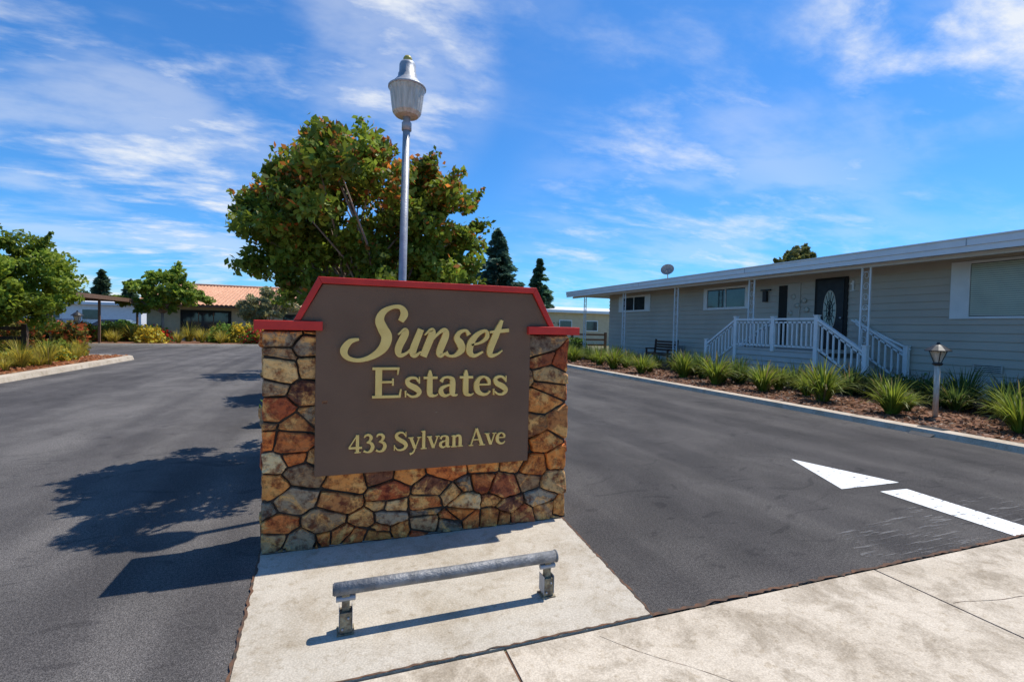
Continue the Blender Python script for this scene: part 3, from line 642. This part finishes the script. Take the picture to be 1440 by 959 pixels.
for (x,y,r_) in ((11.9,5.0,.6),(11.9,6.9,.65),(12.0,8.2,.55),(11.8,3.6,.6),(11.6,10.2,.45),(11.6,12.2,.5)):
    shrub("low_shrub",(x,y,.08),(r_,r_,r_*.85),1100,.045,(.09,.15,.035))
def chips(name,x0,x1,y0,y1,n,z,cols,s=0.045):
    C=np.stack([x0+(x1-x0)*rng.random(n),y0+(y1-y0)*rng.random(n),z+0.012*rng.random(n)],1)
    cc=np.array(cols)[rng.integers(0,len(cols),n)]*(0.6+0.7*rng.random((n,1)))
    d=rng.normal(size=(n,3)); d[:,2]*=.15
    leaf_mesh(name,C,s,cc,2.2,None,'leaf',flat=0.8,dirs=d)
chips("bark_mulch",8.75,12.7,2.4,20,15000,.083,[(.30,.15,.085),(.17,.09,.055),(.45,.28,.18),(.10,.055,.035)])
chips("bark_mulch",-12,-7.4,10,22.2,10000,.113,[(.50,.18,.07),(.32,.12,.05),(.58,.28,.13)],.06)

# ------------------------------------------------------------------ trees
def av(p):
    return (p[1]<4.55 and abs(p[0]-0.54)<0.36) or (p[1]<4.1)
q=.88
L0=[(.25,6.6,2.95,1.15,1.5,.85),(-.46,6.5,2.75,.58,.9,.5),(1.2,6.6,2.8,.62,1.1,.7),(.05,6.6,3.45,.55,.8,.36),(1.15,6.6,3.2,.42,.7,.34),(-.33,6.3,3.12,.40,.8,.34),(.6,6.4,2.3,1.0,1.0,.4),(-.58,6.7,2.35,.45,.6,.3),(-.12,6.4,2.15,.8,.8,.35),(1.05,6.4,2.25,.7,.8,.35),(.1,5.25,3.2,.5,.45,.22),(-.2,5.2,2.9,.4,.45,.3),(1.45,6.7,2.5,.42,.6,.4)]
L1=[(a*q,c*q,1.5+(z-1.5)*q,r1*q,r2*q,r3*q) for a,c,z,r1,r2,r3 in L0]
tree("crape_myrtle_tree",(0.35,5.9,.1),1.15,L1,215,48000,0.042,0.21,(0.155,0.225,0.03),(0.60,0.21,0.045),(2.1,3.6),0.045,av,60,4,sprigs=190,pk=.50)
tree("crape_myrtle_tree",(0.8,11.0,.1),1.3,[(.8,11,2.7,1.3,1.5,.75),(.1,11,2.5,.8,.9,.6),(1.5,11,2.6,.8,1,.6)],80,12000,0.075,0.33,(0.15,0.21,0.03),(0.5,0.19,0.05),(2.6,4.2),0.05,None,24,3)
tree("crape_myrtle_tree",(-.6,15.8,.1),1.3,[(-.7,15.8,2.9,1.4,1.5,.9),(.4,16,2.7,1,1,.7)],70,9000,0.09,0.35,(0.15,0.21,0.03),(0.5,0.19,0.05),(2.8,4.2),0.05,None,20,3)
shrub("median_shrub",(-.38,7.9,.1),(.62,.5,.85),2500,.06,(.15,.27,.05))
shrub("median_shrub",(0.6,5.2,.1),(.6,.5,.5),1500,.06,(.07,.13,.03))
shrub("median_shrub",(0.2,10.0,.1),(.7,.8,.6),1500,.06,(.08,.14,.03))
tree("street_tree",(-10.1,19.4,.1),1.4,[(-10.1,19.4,2.9,1.8,1.9,1.2),(-8.85,19.2,2.3,1.0,1.1,.8),(-10.6,19.4,3.9,1.0,1,.5),(-11.5,19.4,2.8,1.3,1.3,1.1),(-9.3,19.3,3.3,.9,1.0,.6),(-10,19.2,1.7,1.7,1.2,.6),(-9.4,19.0,2.0,1.2,1.0,.5)],190,28000,0.085,0.36,(0.19,0.27,0.035),None,(0,1),0.09,None,30,1,sprigs=80)
tree("street_tree",(-14.5,26.5,.1),1.6,[(-14.5,26.5,3.0,1.7,1.7,1.2),(-15.5,26.5,2.4,1.5,1.4,1.0)],60,7000,0.13,0.42,(0.13,0.21,0.035),None,(0,1),0.1,None,16,1,sprigs=20)
def conifer(name,x,y,h,r,n,col,ls):
    g=grp(name); b=MB(); b.tube([(x,y,0),(x,y,h*.96)],[r*.09,.02],'bark',7); b.obj("trunk",g)
    nb=int(h*17); bi=rng.integers(0,nb,n); hz=(np.arange(nb)+rng.random(nb))/nb; ang=rng.random(nb)*6.28; ln=(1-hz)**.85*r*(0.65+0.5*rng.random(nb))+.05
    t=rng.random(n)**.6; z0=.08*h+hz[bi]*h*.92; rr=t*ln[bi]
    a=ang[bi]+rng.normal(size=n)*.22
    C=np.stack([x+np.cos(a)*rr,y+np.sin(a)*rr,z0-rr*.28+rng.normal(size=n)*.05*h/6+.1*t*t*ln[bi]],1)
    D=np.stack([np.cos(a),np.sin(a),-.2+0*a],1)
    cc=np.array(col)[None,:]*((.5+.9*rng.random(nb))[bi]*(.7+.6*rng.random(n)))[:,None]
    leaf_mesh("needles",C,ls,cc,2.4,g,dirs=D)
conifer("spruce_tree",9.4,29.0,7.5,3.0,24000,(.10,.18,.12),.15)
conifer("spruce_tree",17.6,41.5,7.8,2.2,11000,(.09,.17,.09),.2)
conifer("conifer_tree",-31.5,84.6,8.2,2.4,5000,(.10,.15,.08),.35)
conifer("conifer_tree",-28.5,85.5,7.0,2.1,4000,(.10,.15,.08),.35)
conifer("conifer_tree",-21,78,8.0,2.0,4000,(.10,.15,.08),.35)
tree("pine_tree",(30.8,25.6,0),5.4,[(30.8,25.6,6.8,1.1,1.1,.5),(30.2,25.6,6.4,.8,.8,.4),(31.2,25.6,7.4,.6,.6,.4)],26,3500,.2,.4,(.14,.16,.06),None,(0,1),.2,None,10,1,sprigs=24)
tree("shade_tree",(-10.6,37,.1),1.8,[(-10.4,37,3.4,1.6,1.5,1.0),(-11.8,37,3.0,1.3,1.2,.9),(-9.1,37,3.2,1.2,1.2,.8),(-10.2,37,4.4,.6,.7,.5)],90,10000,.14,.40,(.19,.28,.04),None,(0,1),.1,None,18,1,sprigs=40)
tree("olive_tree",(-4.6,37.5,.1),1.0,[(-4.3,37.5,2.7,1.5,1.2,1.1),(-5.4,37.5,2.3,1,1,.8)],60,7000,.12,.4,(.30,.32,.18),None,(0,1),.1,None,14,1)
n=12000; X=-75+190*rng.random(n); Yd=115+12*rng.random(n); H_=3.2+2.2*np.sin(X*.21)+1.6*np.sin(X*.53+1)+1.2*np.sin(X*1.3)
Zz=rng.random(n)**.7*H_
leaf_mesh("distant_trees",np.stack([X,Yd,Zz+.2],1),1.2,np.array([.10,.15,.065])[None,:]*(.5+.9*rng.random((n,1))),1.3)

# ------------------------------------------------------------------ clubhouse
g=grp("clubhouse"); b=MB(); cy=42.0
b.box(-13,2,cy,cy+9,0,2.75,'cream'); b.obj("walls",g); b=MB()
b.box(-10.9,-7.6,cy-.06,cy-.002,.55,2.25,'dark'); b.box(-10.7,-7.8,cy-.08,cy-.0605,.75,2.1,'glass')
for x in (-9.73,-8.76): b.box(x-.03,x+.03,cy-.10,cy-.081,.75,2.1,'wood')
b.box(-6.2,-5.2,cy-.06,cy-.002,0,2.15,'wood'); b.box(-4,-1.5,cy-.06,cy-.002,.7,2.1,'dark'); b.box(-3.9,-1.6,cy-.08,cy-.0605,.8,2.0,'glass'); b.obj("windows_and_door",g)
b=MB(); x0,x1,ya,yr,ze,zr=-13.9,2.9,cy-1.0,cy+4.5,2.62,4.35
nb=56
for i in range(nb):
    a=x0+(x1-x0)*i/nb; c=x0+(x1-x0)*(i+1)/nb; w=c-a
    def topx(x): return x0+1.6+(x-x0)*(x1-x0-3.2)/(x1-x0)
    seg=5; rows=9; vs=[];fs=[]
    for r_ in range(rows+1):
        t=r_/rows
        for j in range(seg+1):
            xx=a+w*j/seg; xt=topx(xx); px_=xx+(xt-xx)*t; up=.07*math.sin(math.pi*j/seg)
            vs.append((px_,ya+(yr-ya)*t,ze+(zr-ze)*t+up))
    for r_ in range(rows):
        for j in range(seg): k=r_*(seg+1)+j; fs.append((k,k+1,k+seg+2,k+seg+1))
    b.add(vs,fs,'tile',smooth=False)
b.add([(x0,ya,ze),(x0+1.6,yr,zr),(x0,cy+10,ze)],[(0,1,2)],'tile'); b.add([(x1,ya,ze),(x1,cy+10,ze),(x1-1.6,yr,zr)],[(0,1,2)],'tile'); b.add([(x0,cy+10,ze),(x0+1.6,yr,zr),(x1-1.6,yr,zr),(x1,cy+10,ze)],[(0,1,2,3)],'tile')
b.tube([(x0+1.55,yr,zr+.06),(x1-1.55,yr,zr+.06)],.11,'tile',8); b.box(x0+.02,x1-.02,ya+.02,cy+9.9,ze-.14,ze-.01,'wood'); b.obj("tile_roof",g)
def window_f(b,x0,x1,z0,z1,y):
    b.box(x0,x1,y-.05,y-.002,z0,z1,'white'); b.box(x0+.08,x1-.08,y-.06,y-.0505,z0+.08,z1-.08,'glass')
def home(x0,x1,y,z,col,wd=7):
    g=grp("neighbour_mobile_home"); b=MB(); b.box(x0,x1,y,y+wd,0,z-.25,col); b.box(x0-.3,x1+.3,y-.5,y+wd+.3,z-.25,z-.02,'white')
    b.add([(x0-.3,y-.5,z-.018),(x1+.3,y-.5,z-.018),(x1+.3,y+wd/2,z+.45),(x0-.3,y+wd/2,z+.45)],[(0,1,2,3)],'offwhite')
    b.add([(x0-.3,y+wd+.3,z-.018),(x0-.3,y+wd/2,z+.45),(x1+.3,y+wd/2,z+.45),(x1+.3,y+wd+.3,z-.018)],[(0,1,2,3)],'offwhite')
    for s_ in (x0,x1): b.add([(s_,y,z-.02),(s_,y+wd/2,z+.4),(s_,y+wd,z-.02)],[(0,1,2)],col)
    b.obj("walls_and_roof",g); b=MB(); x=x0+.8
    while x<x1-2: window_f(b,x,x+1.3,1.3,2.3,y); x+=2.7
    b.obj("windows",g)
home(15.5,30,40,3.2,'cream'); home(-27,-16.5,52,2.9,'white'); home(-45,-30,52,2.9,'cream')
g=grp("carport"); b=MB(); b.box(-17.5,-12,27.5,39,2.60,2.66,'wood'); b.box(-12.0,-11.93,27.4,39.1,2.52,2.74,'wood'); b.box(-17.57,-17.5,27.4,39.1,2.52,2.74,'wood')
for y in (28.2,33,38.4):
    for x in (-12.4,-17.1): b.box(x-.05,x+.05,y-.05,y+.05,0,2.6,'wood')
b.obj("canopy_and_posts",g)
def car(x,y,rot):
    g=grp("parked_car"); b=MB(); W_=.88
    side=[(-2.25,.35),(-2.3,.62),(-2.15,.88),(-1.35,.98),(-.75,1.38),(.55,1.42),(1.35,1.02),(2.1,.92),(2.28,.6),(2.2,.32)]
    n=len(side); vs=[]
    for yy,k in ((-W_,0),(-W_*.9,1),(W_*.9,1),(W_,0)):
        for (a,z) in side: vs.append((a*(1 if k else .99),yy if z<1.1 else yy*.82,z+(.02 if k else -.02)))
    fs=[(q*n+i,q*n+(i+1)%n,(q+1)*n+(i+1)%n,(q+1)*n+i) for q in range(3) for i in range(n)]+[tuple(range(n-1,-1,-1)),tuple(range(3*n,4*n))]
    b.add(vs,fs,'carpaint'); o1=b.obj("car_body",g); b=MB()
    for s_ in (-1,1):
        b.add([(-1.15,s_*.885,1.0),(-.72,s_*.74,1.33),(.5,s_*.74,1.36),(1.15,s_*.885,1.03)],[(0,1,2,3)],'glass')
        for a in (-1.4,1.4): b.tube([(a,s_*.68,.33),(a,s_*.9,.33)],.33,'black',18,False); b.tube([(a,s_*.9,.33),(a,s_*.91,.33)],.2,'galv',12,False)
        b.box(2.2,2.3,s_*.7-.15,s_*.7+.15,.62,.76,'white'); b.box(-2.32,-2.2,s_*.7-.15,s_*.7+.15,.68,.82,'red')
    b.add([(1.33,-.68,1.045),(1.33,.68,1.045),(.6,.62,1.425),(.6,-.62,1.425)],[(0,1,2,3)],'glass'); b.add([(-1.33,-.68,1.01),(-.78,-.62,1.40),(-.78,.62,1.40),(-1.33,.68,1.01)],[(0,1,2,3)],'glass')
    b.obj("car_glass_wheels_lights",g); g.location=(x,y,0); g.rotation_euler=(0,0,rot)
car(-14.6,41.6,.05); car(-18.6,43,1.5); car(-21.5,44,1.6)
def fence(x0,y0,x1,y1,h=1.0):
    g=grp("wooden_rail_fence"); b=MB(); A=Vector((x0,y0,0));C_=Vector((x1,y1,0)); n=max(1,int((C_-A).length/2))
    for i in range(n+1): p=A.lerp(C_,i/n); b.box(p.x-.07,p.x+.07,p.y-.07,p.y+.07,0,h,'wood')
    for z in (.35,.62,.88): b.beam((x0,y0,z*h),(x1,y1,z*h),.05,.12,'wood')
    b.obj("rails",g)
fence(9.5,28.5,17,28.5,1.3); fence(-9.75,20.6,-17,20.6,1.25)
shrub("hedge",(-12.6,22.3,.1),(3.6,.5,1.25),7000,.1,(.20,.18,.035),box=True,flowers=((.62,.14,.04),.22))
shrub("hedge",(-12.3,18.6,.1),(2.2,.7,1.25),5000,.1,(.08,.17,.03),box=True)
shrub("hedge",(12.8,27.6,.1),(2.0,.6,.8),4000,.1,(.09,.16,.03),box=True)
shrub("shrub",(-9.9,16.9,.1),(.9,1.0,.95),3500,.08,(.10,.20,.03))
shrub("shrub",(-11.0,17.6,.1),(1.2,1.0,1.3),3500,.085,(.08,.17,.03))
shrub("shrub",(-8.9,20.4,.1),(.6,.6,.6),1500,.08,(.22,.28,.04))
shrub("shrub",(-9.4,14.6,.1),(.9,.9,.6),2500,.08,(.14,.22,.035))
for (x,y) in ((-8.6,17.6),(-8.4,19.2),(-9.0,21.6),(-8.9,15.6)): shrub("flowering_shrub",(x,y,.1),(.5,.5,.45),900,.06,(.22,.27,.04),flowers=((.85,.6,.05),.35))
GM=[strap_plant_mesh("grass_clump_%d"%i,150,0.7,0.02,(0.34,0.34,0.055),50+i,.8) for i in range(3)]
for i in range(56): put(random.choice(GM),"ornamental_grass",random.uniform(-11.0,-7.8),random.uniform(13.5,22.0),.11,random.uniform(.6,1.15))
for i in range(75): put(random.choice(GM),"ornamental_grass",random.uniform(-20,1),random.uniform(33.6,38.5),.11,random.uniform(1.0,2.0))
for i in range(38):
    x=random.uniform(-22,2); k=random.random()
    shrub("flowering_shrub",(x,random.uniform(33.8,38.5),.1),(random.uniform(.5,1),.6,random.uniform(.6,1.25)),700,.12,(.17,.27,.04) if k<.5 else (.42,.38,.06),flowers=((.75,.05,.04),.4) if k<.35 else (((.85,.6,.05),.45) if k>.75 else None))
shrub("tall_shrub",(-13.6,39.4,.1),(1.5,1,1.2),2500,.15,(.12,.22,.04)); shrub("tall_shrub",(-20,39.8,.1),(2.5,1,1.3),2500,.15,(.13,.22,.04))
shrub("tall_shrub",(13.5,38.0,.1),(2.2,1,1.3),2500,.15,(.11,.21,.04)); shrub("tall_shrub",(6.5,40,.1),(3,1,2.6),3500,.17,(.09,.17,.03))

# ------------------------------------------------------------------ world, sun, camera
EL,AZ=math.radians(64),math.radians(74.3)
w=bpy.data.worlds.new("World"); scene.world=w; w.use_nodes=True; n=w.node_tree.nodes; l=w.node_tree.links
bg=n["Background"]; sky=n.new("ShaderNodeTexSky"); sky.sky_type='NISHITA'; sky.sun_disc=False; sky.sun_elevation=EL; sky.sun_rotation=AZ; sky.air_density=1.0; sky.dust_density=0.3; sky.ozone_density=2.5
tc=n.new("ShaderNodeTexCoord"); sep=n.new("ShaderNodeSeparateXYZ"); l.new(tc.outputs["Generated"],sep.inputs[0])
def mth(op,a,b_=None,c=None):
    x=n.new("ShaderNodeMath"); x.operation=op
    for i,v in enumerate((a,b_,c)):
        if v is None: continue
        if isinstance(v,(int,float)): x.inputs[i].default_value=v
        else: l.new(v,x.inputs[i])
    return x.outputs[0]
den=mth('ADD',mth('MAXIMUM',sep.outputs[2],0.0),0.16)
cx=mth('DIVIDE',sep.outputs[0],den); cyy=mth('DIVIDE',sep.outputs[1],den)
cmb=n.new("ShaderNodeCombineXYZ"); l.new(cx,cmb.inputs[0]); l.new(cyy,cmb.inputs[1])
def noi(sc,st,rot,d,rg,dist=0,loc=(0,0,0)):
    mp=n.new("ShaderNodeMapping"); mp.inputs["Scale"].default_value=st; mp.inputs["Rotation"].default_value=(0,0,math.radians(rot)); mp.inputs["Location"].default_value=loc; l.new(cmb.outputs[0],mp.inputs[0])
    x=n.new("ShaderNodeTexNoise"); x.noise_dimensions='2D'; x.inputs["Scale"].default_value=sc; x.inputs["Detail"].default_value=d; x.inputs["Roughness"].default_value=rg; x.inputs["Distortion"].default_value=dist; l.new(mp.outputs[0],x.inputs["Vector"]); return x.outputs["Fac"]
def mr(v,a,b_):
    x=n.new("ShaderNodeMapRange"); x.interpolation_type='SMOOTHSTEP'; x.inputs[1].default_value=a; x.inputs[2].default_value=b_; l.new(v,x.inputs[0]); return x.outputs[0]
def bank(dx,dy,dz,a,b_):
    v=Vector((dx,dy,dz)).normalized(); x=n.new("ShaderNodeVectorMath"); x.operation='DOT_PRODUCT'; l.new(tc.outputs["Generated"],x.inputs[0]); x.inputs[1].default_value=v; return mr(x.outputs["Value"],a,b_)
wisp=mr(noi(1.5,(1,1.9,1),14,8,.60,.15,(2,0,0)),0.42,0.74)
soft=mr(noi(1.3,(1,1.6,1),-20,6,.56,.1,(5,2,0)),0.40,0.70)
big=mr(noi(.6,(1,1.5,1),-15,2,.5,.1,(3.1,1.2,0)),0.44,0.66)
bk=mth('MAXIMUM',bank(-.36,.9,.24,.92,.995),bank(.06,.95,.47,.968,.999)); bk=mth('MAXIMUM',bk,bank(.80,.40,.47,.97,.999)); bk=mth('MAXIMUM',bk,mth('MULTIPLY',bank(.62,.78,.12,.92,.995),.7))
msk=mth('MINIMUM',mth('ADD',mth('MULTIPLY',big,.26),mth('MULTIPLY',bk,.85)),1.0)
fine=mr(noi(4.5,(1,1.6,1),24,7,.64,.1,(1,5,0)),0.30,0.72)
cl=mth('MULTIPLY',mth('MULTIPLY',wisp,msk),mth('ADD',mth('MULTIPLY',fine,.6),.5))
cl=mth('MAXIMUM',cl,mth('MULTIPLY',mth('MULTIPLY',soft,msk),.42)); cl=mth('MINIMUM',cl,.9)
tint=n.new("ShaderNodeMixRGB"); tint.blend_type='MULTIPLY'; tint.inputs[0].default_value=1; tint.inputs[2].default_value=(0.32,0.74,1.14,1); l.new(sky.outputs[0],tint.inputs[1])
mx=n.new("ShaderNodeMixRGB"); l.new(cl,mx.inputs[0]); l.new(tint.outputs[0],mx.inputs[1]); mx.inputs[2].default_value=(6.1,6.3,6.5,1)
l.new(mx.outputs[0],bg.inputs[0]); bg.inputs[1].default_value=0.15
sd=bpy.data.lights.new("sun",'SUN'); sd.energy=5.0; sd.angle=math.radians(.5); sd.color=(1,.95,.86); so=bpy.data.objects.new("sun",sd); COL.objects.link(so)
dv=Vector((math.sin(AZ)*math.cos(EL),math.cos(AZ)*math.cos(EL),math.sin(EL))); so.rotation_euler=dv.to_track_quat('Z','Y').to_euler()
cd=bpy.data.cameras.new("camera"); co=bpy.data.objects.new("camera",cd); COL.objects.link(co); cd.sensor_width=36; cd.lens=17.0; cd.clip_start=.05; cd.clip_end=3000
co.matrix_world=Matrix.Translation((0,0,1.5))@Matrix.Rotation(math.radians(-19.9),4,'Z')@Matrix.Rotation(math.radians(88.4),4,'X')@Matrix.Rotation(math.radians(1.3),4,'Z')
scene.camera=co
scene.view_settings.view_transform='Standard'; scene.view_settings.look='None'; scene.view_settings.exposure=0
